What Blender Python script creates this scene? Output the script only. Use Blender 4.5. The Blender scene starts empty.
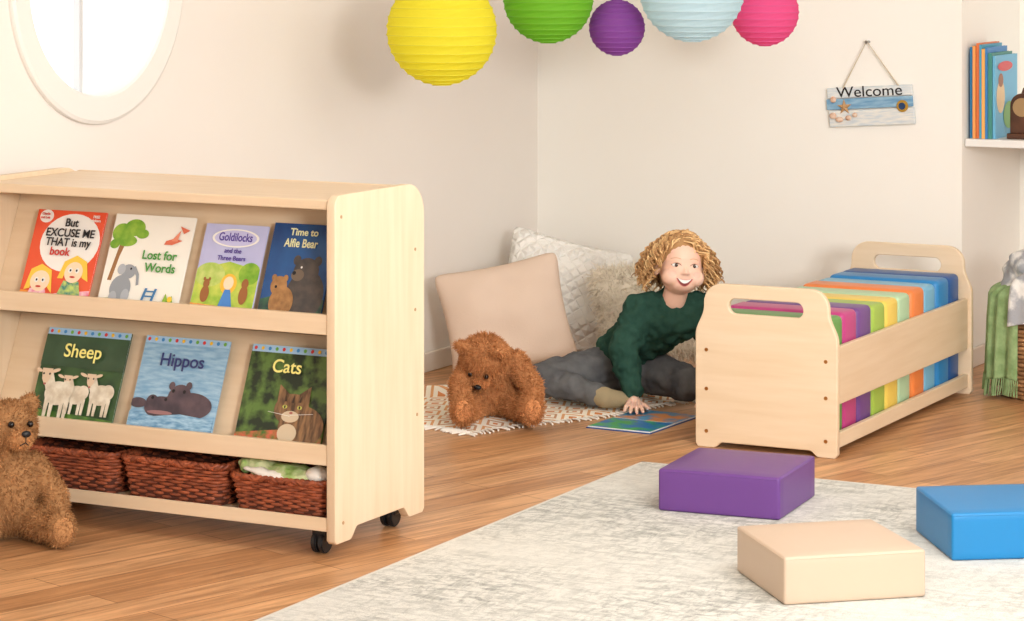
import bpy, bmesh, math, random
import numpy as np
from mathutils import Vector, Matrix, Euler
from mathutils.bvhtree import BVHTree
random.seed(7); rng=np.random.default_rng(7)
scn=bpy.context.scene
COL=scn.collection
def lin(c):
    c=c/255.0
    return c/12.92 if c<=0.04045 else ((c+0.055)/1.055)**2.4
def L(rgb): return (lin(rgb[0]),lin(rgb[1]),lin(rgb[2]),1.0)
# ------------------------------------------------------------ materials
_m={}
def M(name,rgb,rough=0.55,rgb2=None,scale=8.0,stretch=(1,1,1),bump=0.0,bscale=60.0,bstretch=(1,1,1),spec=0.4,island=0.0,contrast=(0.35,0.65),sss=0,metal=0,transl=0,detail=4,emit=0):
    if name in _m: return _m[name]
    m=bpy.data.materials.new(name); m.use_nodes=True; nt=m.node_tree; N=nt.nodes; K=nt.links
    b=N['Principled BSDF']; b.inputs['Roughness'].default_value=rough
    b.inputs['Specular IOR Level'].default_value=spec; b.inputs['Metallic'].default_value=metal
    b.inputs['Base Color'].default_value=L(rgb)
    tc=N.new('ShaderNodeTexCoord')
    src=None
    if rgb2 is not None:
        mp=N.new('ShaderNodeMapping'); mp.inputs['Scale'].default_value=stretch
        K.new(tc.outputs['Object'],mp.inputs[0])
        n=N.new('ShaderNodeTexNoise'); n.inputs['Scale'].default_value=scale; n.inputs['Detail'].default_value=detail
        K.new(mp.outputs[0],n.inputs['Vector'])
        r=N.new('ShaderNodeValToRGB'); e=r.color_ramp.elements
        e[0].position=contrast[0]; e[1].position=contrast[1]; e[0].color=L(rgb); e[1].color=L(rgb2)
        K.new(n.outputs['Fac'],r.inputs[0]); src=r.outputs[0]
        K.new(src,b.inputs['Base Color'])
    if island>0:
        g=N.new('ShaderNodeNewGeometry'); mr=N.new('ShaderNodeMapRange')
        mr.inputs[3].default_value=1-island; mr.inputs[4].default_value=1+island
        K.new(g.outputs['Random Per Island'],mr.inputs[0])
        mx=N.new('ShaderNodeVectorMath'); mx.operation='SCALE'
        if src: K.new(src,mx.inputs[0])
        else: mx.inputs[0].default_value=L(rgb)[:3]
        K.new(mr.outputs[0],mx.inputs['Scale']); K.new(mx.outputs[0],b.inputs['Base Color'])
    if bump>0:
        mp2=N.new('ShaderNodeMapping'); mp2.inputs['Scale'].default_value=bstretch
        K.new(tc.outputs['Object'],mp2.inputs[0])
        n2=N.new('ShaderNodeTexNoise'); n2.inputs['Scale'].default_value=bscale; n2.inputs['Detail'].default_value=3
        K.new(mp2.outputs[0],n2.inputs['Vector'])
        bp=N.new('ShaderNodeBump'); bp.inputs['Strength'].default_value=bump; bp.inputs['Distance'].default_value=0.004
        K.new(n2.outputs['Fac'],bp.inputs['Height']); K.new(bp.outputs[0],b.inputs['Normal'])
    if sss: b.inputs['Subsurface Weight'].default_value=sss; b.inputs['Subsurface Radius'].default_value=(0.01,0.004,0.002)
    if emit:
        b.inputs['Emission Color'].default_value=L(rgb); b.inputs['Emission Strength'].default_value=emit
    if transl:
        t=N.new('ShaderNodeBsdfTranslucent'); t.inputs[0].default_value=L(rgb)
        ms=N.new('ShaderNodeMixShader'); ms.inputs[0].default_value=transl
        K.new(b.outputs[0],ms.inputs[1]); K.new(t.outputs[0],ms.inputs[2]); K.new(ms.outputs[0],N['Material Output'].inputs[0])
    _m[name]=m; return m
# ------------------------------------------------------------ object helpers
def empty(name,loc=(0,0,0),rot=(0,0,0)):
    o=bpy.data.objects.new(name,None); o.empty_display_size=0.1; o.location=loc; o.rotation_euler=rot; COL.objects.link(o); return o
def addobj(name,me,mat=None,parent=None,loc=(0,0,0),rot=(0,0,0),smooth=False):
    o=bpy.data.objects.new(name,me); COL.objects.link(o); o.location=loc; o.rotation_euler=rot
    if mat:
        for mm in (mat if isinstance(mat,(list,tuple)) else [mat]): me.materials.append(mm)
    if parent: o.parent=parent
    if smooth and hasattr(me,'polygons'):
        for p in me.polygons: p.use_smooth=True
    return o
def mesh(name,v,f,mat=None,parent=None,loc=(0,0,0),rot=(0,0,0),smooth=False):
    me=bpy.data.meshes.new(name); me.from_pydata([tuple(map(float,x)) for x in v],[],[tuple(int(i) for i in x) for x in f]); me.update()
    return addobj(name,me,mat,parent,loc,rot,smooth)
def bake(o):
    bpy.context.view_layer.update()
    dg=bpy.context.evaluated_depsgraph_get()
    me=bpy.data.meshes.new_from_object(o.evaluated_get(dg))
    mats=[s.material for s in o.material_slots]
    if o.type=='MESH':
        o.modifiers.clear(); o.data=me; return o
    n=o.name; p=o.parent; l=o.location.copy(); r=o.rotation_euler.copy()
    bpy.data.objects.remove(o); q=bpy.data.objects.new(n,me); COL.objects.link(q); q.parent=p; q.location=l; q.rotation_euler=r
    if not me.materials:
        for m in mats: me.materials.append(m)
    return q
def box(name,lo,hi,mat,parent=None,bev=0.003,loc=(0,0,0),rot=(0,0,0),seg=2):
    bm=bmesh.new(); bmesh.ops.create_cube(bm,size=1)
    lo=Vector(lo);hi=Vector(hi)
    for v in bm.verts: v.co=Vector(((lo[i]+hi[i])/2+v.co[i]*(hi[i]-lo[i])) for i in range(3))
    if bev>0: bmesh.ops.bevel(bm,geom=bm.edges[:],offset=bev,segments=seg,profile=0.5,affect='EDGES')
    me=bpy.data.meshes.new(name); bm.to_mesh(me); bm.free()
    return addobj(name,me,mat,parent,loc,rot)
def cyl(name,p0,p1,r,mat,parent=None,r2=None,n=24,bev=0):
    p0=Vector(p0);p1=Vector(p1); d=p1-p0
    bm=bmesh.new(); bmesh.ops.create_cone(bm,cap_ends=True,segments=n,radius1=r,radius2=r if r2 is None else r2,depth=d.length)
    if bev: bmesh.ops.bevel(bm,geom=[e for e in bm.edges if abs(e.verts[0].co.z-e.verts[1].co.z)<1e-6],offset=bev,segments=2,affect='EDGES')
    me=bpy.data.meshes.new(name)
    bm.transform(Matrix.Translation((p0+p1)/2)@d.to_track_quat('Z','Y').to_matrix().to_4x4()); bm.to_mesh(me); bm.free()
    return addobj(name,me,mat,parent,smooth=False)
def ellipsoid(name,c,r,mat,parent=None,rot=(0,0,0),seg=24):
    bm=bmesh.new(); bmesh.ops.create_uvsphere(bm,u_segments=seg,v_segments=seg//2,radius=1)
    bm.transform(Matrix.Translation(c)@Euler(rot).to_matrix().to_4x4()@Matrix.Diagonal((*r,1)))
    me=bpy.data.meshes.new(name); bm.to_mesh(me); bm.free()
    return addobj(name,me,mat,parent,smooth=True)
def tubes(name,paths,r,mat,parent=None,cyclic=False,res=2,radii=None,loc=(0,0,0),rot=(0,0,0)):
    cu=bpy.data.curves.new(name,'CURVE'); cu.dimensions='3D'; cu.bevel_depth=r; cu.bevel_resolution=res; cu.use_fill_caps=True
    for k,p in enumerate(paths):
        s=cu.splines.new('POLY'); s.points.add(len(p)-1)
        a=np.ones((len(p),4)); a[:,:3]=np.array(p); s.points.foreach_set('co',a.ravel())
        if radii is not None:
            s.points.foreach_set('radius',np.array(radii[k] if isinstance(radii[0],(list,np.ndarray)) else radii,dtype=float))
        s.use_cyclic_u=cyclic
        s.use_smooth=True
    cu.materials.append(mat)
    o=bpy.data.objects.new(name,cu); COL.objects.link(o); o.location=loc; o.rotation_euler=rot
    if parent: o.parent=parent
    return bake(o)
def rrect(x0,x1,y0,y1,r,n=8):
    pts=[]
    for (cx,cy,a0) in ((x0+r,y0+r,180),(x1-r,y0+r,270),(x1-r,y1-r,0),(x0+r,y1-r,90)):
        for i in range(n+1):
            a=math.radians(a0+90*i/n); pts.append((cx+r*math.cos(a),cy+r*math.sin(a)))
    return pts
def plate(name,outlines,thick,mat,parent=None,loc=(0,0,0),rot=(0,0,0),bev=0.002):
    cu=bpy.data.curves.new(name,'CURVE'); cu.dimensions='2D'; cu.fill_mode='BOTH'; cu.extrude=max(thick/2-bev,0); cu.bevel_depth=bev; cu.bevel_resolution=2; cu.offset=-bev
    for pts in outlines:
        s=cu.splines.new('POLY'); s.points.add(len(pts)-1)
        for i,p in enumerate(pts): s.points[i].co=(p[0],p[1],0,1)
        s.use_cyclic_u=True
    cu.materials.append(mat)
    o=bpy.data.objects.new(name,cu); COL.objects.link(o); o.location=loc; o.rotation_euler=rot
    if parent: o.parent=parent
    return bake(o)
def text(name,body,size,mat,parent,loc,rot=(math.pi/2,0,0),align='CENTER',sx=1.0,ext=0.0003,bold=0.0):
    cu=bpy.data.curves.new(name,'FONT'); cu.body=body; cu.size=size; cu.extrude=ext; cu.align_x=align; cu.offset=bold
    cu.materials.append(mat)
    o=bpy.data.objects.new(name,cu); COL.objects.link(o); o.location=loc; o.rotation_euler=rot; o.parent=parent
    o=bake(o); o.scale=(sx,1,1); return o
_bm=bmesh.new(); bmesh.ops.create_icosphere(_bm,subdivisions=3,radius=1); SPH=[v.co.copy() for v in _bm.verts]; _bm.free()
def blob(name,prims,voxel,mat,parent=None,smooth=4,disp=0,dscale=0.05,loc=(0,0,0),rot=(0,0,0)):
    V=[];F=[]
    for p in prims:
        bm=bmesh.new()
        if p[0]=='cap':
            _,a,ra,b,rb=p; a=Vector(a);b=Vector(b)
            for s in SPH: bm.verts.new(a+s*ra)
            for s in SPH: bm.verts.new(b+s*rb)
            r=bmesh.ops.convex_hull(bm,input=bm.verts[:])
            dv=[g for g in r['geom_interior'] if isinstance(g,bmesh.types.BMVert)]
            bmesh.ops.delete(bm,geom=dv,context='VERTS')
        else:
            c=p[1]; rr=p[2]; e=p[3] if len(p)>3 else (0,0,0)
            bmesh.ops.create_icosphere(bm,subdivisions=4,radius=1)
            bm.transform(Matrix.Translation(c)@Euler(e).to_matrix().to_4x4()@Matrix.Diagonal((*rr,1)))
        bm.verts.index_update(); off=len(V)
        V+= [v.co[:] for v in bm.verts]; F+=[[v.index+off for v in f.verts] for f in bm.faces]; bm.free()
    o=mesh(name,V,F,mat,parent,loc,rot)
    md=o.modifiers.new('r','REMESH'); md.mode='VOXEL'; md.voxel_size=voxel
    if smooth:
        s=o.modifiers.new('s','SMOOTH'); s.factor=0.5; s.iterations=smooth
    if disp:
        t=bpy.data.textures.new(name+'_t','CLOUDS'); t.noise_scale=dscale; t.noise_depth=1
        d=o.modifiers.new('d','DISPLACE'); d.texture=t; d.strength=disp; d.mid_level=0.5; d.texture_coords='LOCAL'
    bake(o)
    if mat and not o.data.materials: o.data.materials.append(mat)
    for q in o.data.polygons: q.use_smooth=True
    return o
def fur(name,src,n,length,width,mat,parent=None,grav=0.3,jit=0.6,loc=(0,0,0),rot=(0,0,0)):
    me=src.data; me.calc_loop_triangles()
    nv=len(me.vertices); co=np.empty(nv*3); me.vertices.foreach_get('co',co); co=co.reshape(-1,3)
    nt=len(me.loop_triangles); tr=np.empty(nt*3,dtype=np.int32); me.loop_triangles.foreach_get('vertices',tr); tr=tr.reshape(-1,3)
    a,b,c=co[tr[:,0]],co[tr[:,1]],co[tr[:,2]]; cr=np.cross(b-a,c-a); ar=np.linalg.norm(cr,axis=1)+1e-12
    idx=rng.choice(nt,n,p=ar/ar.sum()); u=rng.random(n); v=rng.random(n); fl=u+v>1; u[fl]=1-u[fl]; v[fl]=1-v[fl]
    P=a[idx]+(b-a)[idx]*u[:,None]+(c-a)[idx]*v[:,None]; Nn=cr[idx]/ar[idx][:,None]
    D=Nn+rng.normal(0,jit,(n,3)); D[:,2]-=grav; D/=np.linalg.norm(D,axis=1)[:,None]
    ln=length*(0.6+0.7*rng.random(n))[:,None]
    S=np.cross(D,rng.normal(0,1,(n,3))); S/=np.linalg.norm(S,axis=1)[:,None]; S*=width
    D2=D+rng.normal(0,0.5,(n,3))*0.7; D2[:,2]-=grav*0.7
    A=P-S-Nn*0.001; B=P+S-Nn*0.001; C=P+D*ln*0.6+S*0.7; E=P+D*ln*0.6-S*0.7; T=P+D*ln*0.6+D2*ln*0.4
    V=np.stack([A,B,C,E,T],1).reshape(-1,3); i=np.arange(n)*5
    F=[(k,k+1,k+2,k+3) for k in i]+[(k+3,k+2,k+4) for k in i]
    return mesh(name,V,F,mat,parent,loc,rot)
# ------------------------------------------------------------ palette
wc1,wc2=(226,203,172),(217,191,157)
woodh=M('maple_horizontal',wc1,0.42,wc2,3.0,(1.0,14,14),contrast=(0.3,0.75))
woody=M('maple_depth',wc1,0.42,wc2,3.0,(14,1.0,14),contrast=(0.3,0.75))
white=M('white_paint',(234,232,227),0.45)
black=M('black_plastic',(28,28,30),0.4)
chrome=M('steel',(170,168,165),0.3,metal=1)
# ------------------------------------------------------------ floor
def floor_mat():
    m=bpy.data.materials.new('oak_plank_floor'); m.use_nodes=True; nt=m.node_tree; N=nt.nodes; K=nt.links; b=N['Principled BSDF']
    tc=N.new('ShaderNodeTexCoord'); mp=N.new('ShaderNodeMapping'); mp.inputs['Rotation'].default_value=(0,0,math.radians(-72))
    K.new(tc.outputs['Object'],mp.inputs[0])
    br=N.new('ShaderNodeTexBrick'); br.offset=0.37; br.inputs['Scale'].default_value=1.0
    br.inputs['Brick Width'].default_value=0.95; br.inputs['Row Height'].default_value=0.115; br.inputs['Mortar Size'].default_value=0.0016; br.inputs['Mortar Smooth'].default_value=0.3
    br.inputs['Color1'].default_value=L((218,168,120)); br.inputs['Color2'].default_value=L((188,136,90)); br.inputs['Mortar'].default_value=L((134,90,54)); br.inputs['Bias'].default_value=-0.1
    K.new(mp.outputs[0],br.inputs['Vector'])
    m2=N.new('ShaderNodeMapping'); m2.inputs['Scale'].default_value=(1.3,16,1); K.new(mp.outputs[0],m2.inputs[0])
    n=N.new('ShaderNodeTexNoise'); n.inputs['Scale'].default_value=2.2; n.inputs['Detail'].default_value=7; n.inputs['Roughness'].default_value=0.62; n.inputs['Distortion'].default_value=0.7
    K.new(m2.outputs[0],n.inputs['Vector'])
    r=N.new('ShaderNodeValToRGB'); e=r.color_ramp.elements; e[0].position=0.34; e[0].color=(0.52,0.46,0.40,1); e[1].position=0.64; e[1].color=(1.12,1.12,1.12,1)
    K.new(n.outputs['Fac'],r.inputs[0])
    mx=N.new('ShaderNodeMixRGB'); mx.blend_type='MULTIPLY'; mx.inputs[0].default_value=0.85
    K.new(br.outputs['Color'],mx.inputs[1]); K.new(r.outputs[0],mx.inputs[2]); K.new(mx.outputs[0],b.inputs['Base Color'])
    b.inputs['Roughness'].default_value=0.36; b.inputs['Specular IOR Level'].default_value=0.35
    return m
box('floor',(-5.0,-1.5,-0.08),(3.2,10.4,0),floor_mat(),bev=0)
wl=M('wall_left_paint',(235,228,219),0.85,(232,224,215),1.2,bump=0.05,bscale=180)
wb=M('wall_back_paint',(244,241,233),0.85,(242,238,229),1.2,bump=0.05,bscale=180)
XL=-4.77; YB=9.416; ZC=2.5
wc=(6.535,1.444)
circ=[(wc[0]+0.375*math.cos(a),wc[1]+0.375*math.sin(a)) for a in np.linspace(0,2*math.pi,72,endpoint=False)]
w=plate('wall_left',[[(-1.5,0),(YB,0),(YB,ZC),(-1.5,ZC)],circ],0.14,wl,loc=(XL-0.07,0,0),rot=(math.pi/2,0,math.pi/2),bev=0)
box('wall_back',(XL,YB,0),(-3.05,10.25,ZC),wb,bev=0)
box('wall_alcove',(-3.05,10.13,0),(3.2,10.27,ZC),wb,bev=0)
box('ceiling',(-5.0,-1.5,ZC),(3.2,10.4,ZC+0.08),M('ceiling_paint',(248,248,246),0.9),bev=0)
bbm=M('baseboard_paint',(230,220,207),0.5)
box('baseboard_left',(XL,-1.5,0),(XL+0.015,YB,0.07),bbm,bev=0.004)
box('baseboard_back',(XL+0.016,YB-0.015,0),(-3.05,YB,0.07),bbm,bev=0.004)
box('baseboard_return',(-3.049,YB+0.0,0),(-3.035,10.12,0.07),bbm,bev=0.004)
box('baseboard_alcove',(-3.03,10.115,0),(3.2,10.13,0.07),bbm,bev=0.004)
we=empty('window_1',(XL,wc[0],wc[1]))
R1,R2=0.43,0.345
prof=[(R2,-0.13),(R2,0.012),(R2+0.006,0.017),(R1-0.012,0.019),(R1-0.002,0.014),(R1,0.008),(R1,0.0005),(0.374,0.0005),(0.374,-0.13)]
n=96;V=[];F=[]
for i in range(n):
    a=2*math.pi*i/n
    for (rr,xx) in prof: V.append((xx,rr*math.cos(a),rr*math.sin(a)))
k=len(prof)
for i in range(n):
    for j in range(k):
        F.append((i*k+j,((i+1)%n)*k+j,((i+1)%n)*k+(j+1)%k,i*k+(j+1)%k))
fr=mesh('frame',V,F,M('window_frame_paint',(232,229,222),0.5),we)
pane=M('frosted_daylight_pane',(246,249,252),0.3,emit=0.8)
cyl('pane',(-0.1,0,0),(-0.09,0,0),0.35,pane,we,n=72)
box('mullion',(-0.085,-0.010,-0.345),(-0.06,0.010,0.345),M('mullion_paint',(205,207,208),0.5),we)
# ------------------------------------------------------------ rug
def rug_mat():
    m=bpy.data.materials.new('distressed_rug'); m.use_nodes=True; nt=m.node_tree; N=nt.nodes; K=nt.links; b=N['Principled BSDF']
    tc=N.new('ShaderNodeTexCoord')
    def noise(sc,st,det=8,ro=0.75,di=0.8):
        mp=N.new('ShaderNodeMapping'); mp.inputs['Scale'].default_value=st; K.new(tc.outputs['Object'],mp.inputs[0])
        n=N.new('ShaderNodeTexNoise'); n.inputs['Scale'].default_value=sc; n.inputs['Detail'].default_value=det; n.inputs['Roughness'].default_value=ro; n.inputs['Distortion'].default_value=di
        K.new(mp.outputs[0],n.inputs['Vector']); return n.outputs['Fac']
    def ramp(src,a,b_,ca,cb):
        r=N.new('ShaderNodeValToRGB'); e=r.color_ramp.elements; e[0].position=a; e[1].position=b_; e[0].color=ca; e[1].color=cb; K.new(src,r.inputs[0]); return r.outputs[0]
    W=(1,1,1,1)
    c1=ramp(noise(13,(1,3.0,1)),0.42,0.54,(0.62,0.63,0.63,1),W)
    c2=ramp(noise(15,(3.2,1,1)),0.41,0.52,(0.70,0.71,0.71,1),W)
    big=ramp(noise(2.2,(1,1,1),3,0.5,0),0.36,0.62,(0.3,0.3,0.3,1),(0.95,0.95,0.95,1))
    mul=N.new('ShaderNodeMixRGB'); mul.blend_type='MULTIPLY'; mul.inputs[0].default_value=1; K.new(c1,mul.inputs[1]); K.new(c2,mul.inputs[2])
    m2=N.new('ShaderNodeMixRGB'); m2.blend_type='MULTIPLY'; m2.inputs[1].default_value=L((218,217,209)); K.new(mul.outputs[0],m2.inputs[2]); K.new(big,m2.inputs[0])
    K.new(m2.outputs[0],b.inputs['Base Color']); b.inputs['Roughness'].default_value=0.95; b.inputs['Specular IOR Level'].default_value=0.1
    n3=N.new('ShaderNodeTexNoise'); n3.inputs['Scale'].default_value=220; K.new(tc.outputs['Object'],n3.inputs['Vector'])
    bp=N.new('ShaderNodeBump'); bp.inputs['Strength'].default_value=0.5; bp.inputs['Distance'].default_value=0.004; K.new(n3.outputs['Fac'],bp.inputs['Height']); K.new(bp.outputs[0],b.inputs['Normal'])
    return m
re_=empty('rug',(0,0,0))
box('pile',(-3.345,4.2,0.0005),(-0.6,7.3,0.010),rug_mat(),re_,bev=0.003)
bind=M('rug_binding',(212,209,199),0.9)
box('binding_left',(-3.357,4.19,0.0005),(-3.342,7.312,0.009),bind,re_,bev=0.003)
box('binding_back',(-3.357,7.298,0.0005),(-0.6,7.312,0.009),bind,re_,bev=0.003)
RZ=0.0105
# ------------------------------------------------------------ floor cushions
def pad(name,c,ang,col,s=0.35,h=0.105,z=RZ):
    e=empty(name,(c[0],c[1],z),(0,0,math.radians(ang)))
    m=M('vinyl_'+name.split('_')[0],col,0.4,bump=0.06,bscale=25,spec=0.45)
    bm=bmesh.new(); bmesh.ops.create_cube(bm,size=1)
    for v in bm.verts: v.co=Vector((v.co.x*s,v.co.y*s,(v.co.z+0.5)*h))
    bmesh.ops.bevel(bm,geom=bm.edges[:],offset=0.007,segments=3,profile=0.5,affect='EDGES')
    bmesh.ops.subdivide_edges(bm,edges=[ed for ed in bm.edges if ed.calc_length()>0.05],cuts=7,use_grid_fill=True)
    for v in bm.verts:
        u=v.co.x/(s/2); w_=v.co.y/(s/2)
        if v.co.z>h*0.9: v.co.z+=0.006*(1-u*u)*(1-w_*w_)
    me=bpy.data.meshes.new(name); bm.to_mesh(me); bm.free(); addobj('foam_pad',me,m,e,smooth=True)
    q=s/2-0.001
    tubes('piping',[[(x,y,h-0.006) for x,y in rrect(-q,q,-q,q,0.008,3)]],0.0017,m,e,cyclic=True)
    return e
pad('purple_floor_cushion',(-2.868,6.88),5,(102,60,130),0.343,0.113)
pad('beige_floor_cushion',(-2.313,6.12),41,(200,177,154),0.352,0.112)
pad('blue_floor_cushion',(-2.080,6.725),34,(22,122,180),0.345,0.118)
# ------------------------------------------------------------ bookshelf
bs=empty('mobile_library_bookshelf',(0,0,0))
X0,X1=-4.665,-3.525; Y0,Y1=5.83,6.29; ZT=0.915; ZB=0.035
def endpanel(nm,x):
    w_=Y1-Y0; pts=[]
    pts+=[(0.0,ZB+0.01),(0.01,ZB),(0.075,ZB)]
    for t in np.linspace(0,1,9): pts.append((0.075+0.04*t,ZB+0.03*(0.5-0.5*math.cos(math.pi*t))))
    for t in np.linspace(0,1,9): pts.append((w_-0.115+0.04*t,ZB+0.03*(0.5+0.5*math.cos(math.pi*t))))
    pts+=[(w_-0.01,ZB),(w_,ZB+0.01)]
    R=0.085
    for a in np.linspace(0,90,10): pts.append((w_-R+R*math.cos(math.radians(a)),ZT-R+R*math.sin(math.radians(a))))
    for a in np.linspace(90,180,8): pts.append((0.03+0.03*math.cos(math.radians(a)),ZT-0.03+0.03*math.sin(math.radians(a))))
    return plate(nm,[pts],0.025,M('panel_wood',(227,205,175),0.42,(218,193,160),3.0,(14,1.0,14),contrast=(0.3,0.75)),bs,loc=(x,Y0,0),rot=(math.pi/2,0,math.pi/2))
endpanel('end_panel_right',X1-0.0125); endpanel('end_panel_left',X0+0.0125)
xa,xb=X0+0.026,X1-0.026
box('top_board',(xa,Y0+0.008,0.878),(xb,Y1-0.03,0.903),woodh,bs)
box('top_back_strip',(xa,Y1-0.035,0.84),(xb,Y1-0.015,0.905),woodh,bs)
YM=(Y0+Y1)/2
box('center_panel',(xa,YM-0.008,0.10),(xb,YM+0.008,0.877),woodh,bs,bev=0)
for nm,z in (('upper',0.562),('lower',0.232)):
    for side in (0,1):
        f=(lambda y: y) if side==0 else (lambda y:2*YM-y)
        def bx(n_,y0,y1,z0,z1):
            a,b=sorted((f(y0),f(y1))); box(n_,(xa,a,z0),(xb,b,z1),woodh,bs,bev=0.002)
        bx(f'{nm}_lip_{side}',Y0+0.004,Y0+0.018,z,z+0.052)
        bx(f'{nm}_tray_{side}',Y0+0.0185,Y0+0.10,z,z+0.016)
        lean=0.115; zz0=z+0.017; zz1=z+0.30
        V=[];
        for x in (xa,xb):
            for (yy,zq) in ((Y0+0.055,zz0),(Y0+0.055+lean,zz1),(Y0+0.063+lean,zz1),(Y0+0.063,zz0)): V.append((x,f(yy),zq))
        mesh(f'{nm}_display_board_{side}',V,[(0,1,2,3),(7,6,5,4),(0,4,5,1),(1,5,6,2),(2,6,7,3),(3,7,4,0)],woodh,bs)
box('base_shelf',(xa,Y0+0.012,0.068),(xb,Y1-0.012,0.088),woodh,bs)
box('base_shelf_lip',(xa,Y0+0.004,0.066),(xb,Y0+0.0115,0.10),woodh,bs,bev=0.001)
for i,(cx,cy) in enumerate(((X1-0.07,Y0+0.05),(X1-0.07,Y1-0.06),(X0+0.06,Y0+0.05),(X0+0.06,Y1-0.06))):
    cyl(f'castor_wheel_{i}a',(cx-0.018,cy,0.0285),(cx-0.003,cy,0.0285),0.028,black,bs,bev=0.003)
    cyl(f'castor_wheel_{i}b',(cx+0.003,cy,0.0285),(cx+0.018,cy,0.0285),0.028,black,bs,bev=0.003)
    box(f'castor_fork_{i}',(cx-0.021,cy-0.016,0.03),(cx+0.021,cy+0.016,0.067),black,bs,bev=0.006)
for i,(yy,zz) in enumerate(((Y0+0.03,0.86),(Y1-0.05,0.74),(Y1-0.05,0.58),(Y1-0.04,0.30),(Y0+0.04,0.085))):
    cyl(f'screw_cap_{i}',(X1-0.001,yy,zz),(X1+0.0012,yy,zz),0.0045,M('screw_cap',(176,140,100),0.5),bs,n=12)
# ------------------------------------------------------------ picture books
def C(name,rgb,rgb2=None,scale=20,rough=0.35,**k): return M('print_'+name,rgb,rough,rgb2,scale,**k)
paper=C('paper',(236,234,228)); ink=C('ink',(20,20,24))
def picbook(name,x0,x1,h,zbase,bg,shapes,t=0.006,lean=22):
    w_=x1-x0
    e=empty(name,(x0,Y0+0.033,zbase+0.002),(math.radians(-lean),0,0))
    box('pages',(0.002,-t*0.35,0.002),(w_-0.003,t*0.35,h-0.002),paper,e,bev=0)
    box('front_cover',(0,-t/2,0),(w_,-t*0.36,h),bg,e,bev=0.0004,seg=1)
    box('back_cover',(0,t*0.36,0),(w_,t/2,h),bg,e,bev=0.0004,seg=1)
    box('spine',(-0.0006,-t/2,0),(0.0008,t/2,h),bg,e,bev=0)
    for i,s in enumerate(shapes):
        y=-t/2-0.0002*(i+1)
        if s[0]=='e':
            a0=s[6] if len(s)>6 else 0; ca,sa=math.cos(a0),math.sin(a0)
            pts=[]
            for a in np.linspace(0,2*math.pi,28,endpoint=False):
                u,v=s[3]*math.cos(a)*w_,s[4]*math.sin(a)*h
                pts.append((s[1]*w_+u*ca-v*sa,y,s[2]*h+u*sa+v*ca))
            pts=[(min(max(p[0],0),w_),p[1],min(max(p[2],0),h)) for p in pts]
            mesh(f'art_{i}',pts,[list(range(len(pts)))],s[5],e)
        elif s[0]=='p':
            mesh(f'art_{i}',[(p[0]*w_,y,p[1]*h) for p in s[1]],[list(range(len(s[1])))],s[2],e)
        elif s[0]=='t':
            text(f'lettering_{i}',s[4],s[3]*h,s[5],e,(s[1]*w_,y,s[2]*h),sx=s[6] if len(s)>6 else 1.0,bold=s[7] if len(s)>7 else 0.0006)
    return e
zu=0.562+0.0165; zl=0.232+0.0165
hair_y=C('blond',(240,198,70)); skin_p=C('cartoon_skin',(246,216,184)); pink_p=C('pink_pattern',(228,120,150),(245,210,216),60); teal_p=C('teal',(60,130,120),(190,210,110),70)
lipr=C('lip',(196,50,42))
picbook('picture_book',-4.545,-4.318,0.262,zu,C('redorange',(222,76,44),(228,94,54),6),[
 ('e',0.56,0.66,0.43,0.31,paper),('e',0.14,0.93,0.10,0.07,paper),
 ('p',[(0,0),(0.62,0),(0.62,0.10),(0,0.14)],C('yelloworange',(236,150,56))),
 ('p',[(0.45,0),(1,0),(1,0.17),(0.5,0.12)],pink_p),
 ('p',[(0.08,0.02),(0.42,0.02),(0.36,0.16),(0.14,0.16)],pink_p),('p',[(0.52,0.05),(0.9,0.05),(0.82,0.26),(0.6,0.26)],teal_p),
 ('p',[(0.05,0.14),(0.10,0.36),(0.24,0.42),(0.40,0.36),(0.46,0.12),(0.38,0.18),(0.36,0.30),(0.16,0.30),(0.13,0.16)],hair_y),
 ('e',0.26,0.24,0.14,0.11,skin_p),('p',[(0.50,0.28),(0.56,0.46),(0.72,0.53),(0.88,0.47),(0.95,0.26),(0.85,0.30),(0.82,0.42),(0.62,0.42),(0.58,0.28)],hair_y),('e',0.72,0.35,0.13,0.11,skin_p),
 ('e',0.21,0.25,0.03,0.028,paper),('e',0.31,0.25,0.03,0.028,paper),('e',0.67,0.37,0.03,0.028,paper),('e',0.77,0.37,0.03,0.028,paper),
 ('e',0.215,0.25,0.013,0.013,ink),('e',0.305,0.25,0.013,0.013,ink),('e',0.675,0.37,0.013,0.013,ink),('e',0.765,0.37,0.013,0.013,ink),
 ('e',0.26,0.18,0.04,0.010,lipr),('e',0.72,0.30,0.04,0.010,lipr),
 ('t',0.54,0.83,0.12,'But',ink),('t',0.55,0.72,0.12,'EXCUSE ME',ink),('t',0.55,0.62,0.12,'THAT is my',ink,0.95),('t',0.46,0.52,0.12,'book',lipr),('t',0.14,0.94,0.035,'Charlie',lipr,1,0.0002),('t',0.14,0.90,0.035,'and Lola',lipr,1,0.0002),('t',0.88,0.93,0.04,'FREE',paper,1,.0002),('t',0.88,0.89,0.04,'stickers',paper,1,.0002)])
leaf=C('leaf',(105,158,40),(145,184,60),40); eleph=C('elephant_grey',(146,152,158)); el2=C('eleph2',(170,175,181)); green_t=C('green_text',(70,146,60)); blue_l=C('blue_l',(60,120,170))
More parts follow.
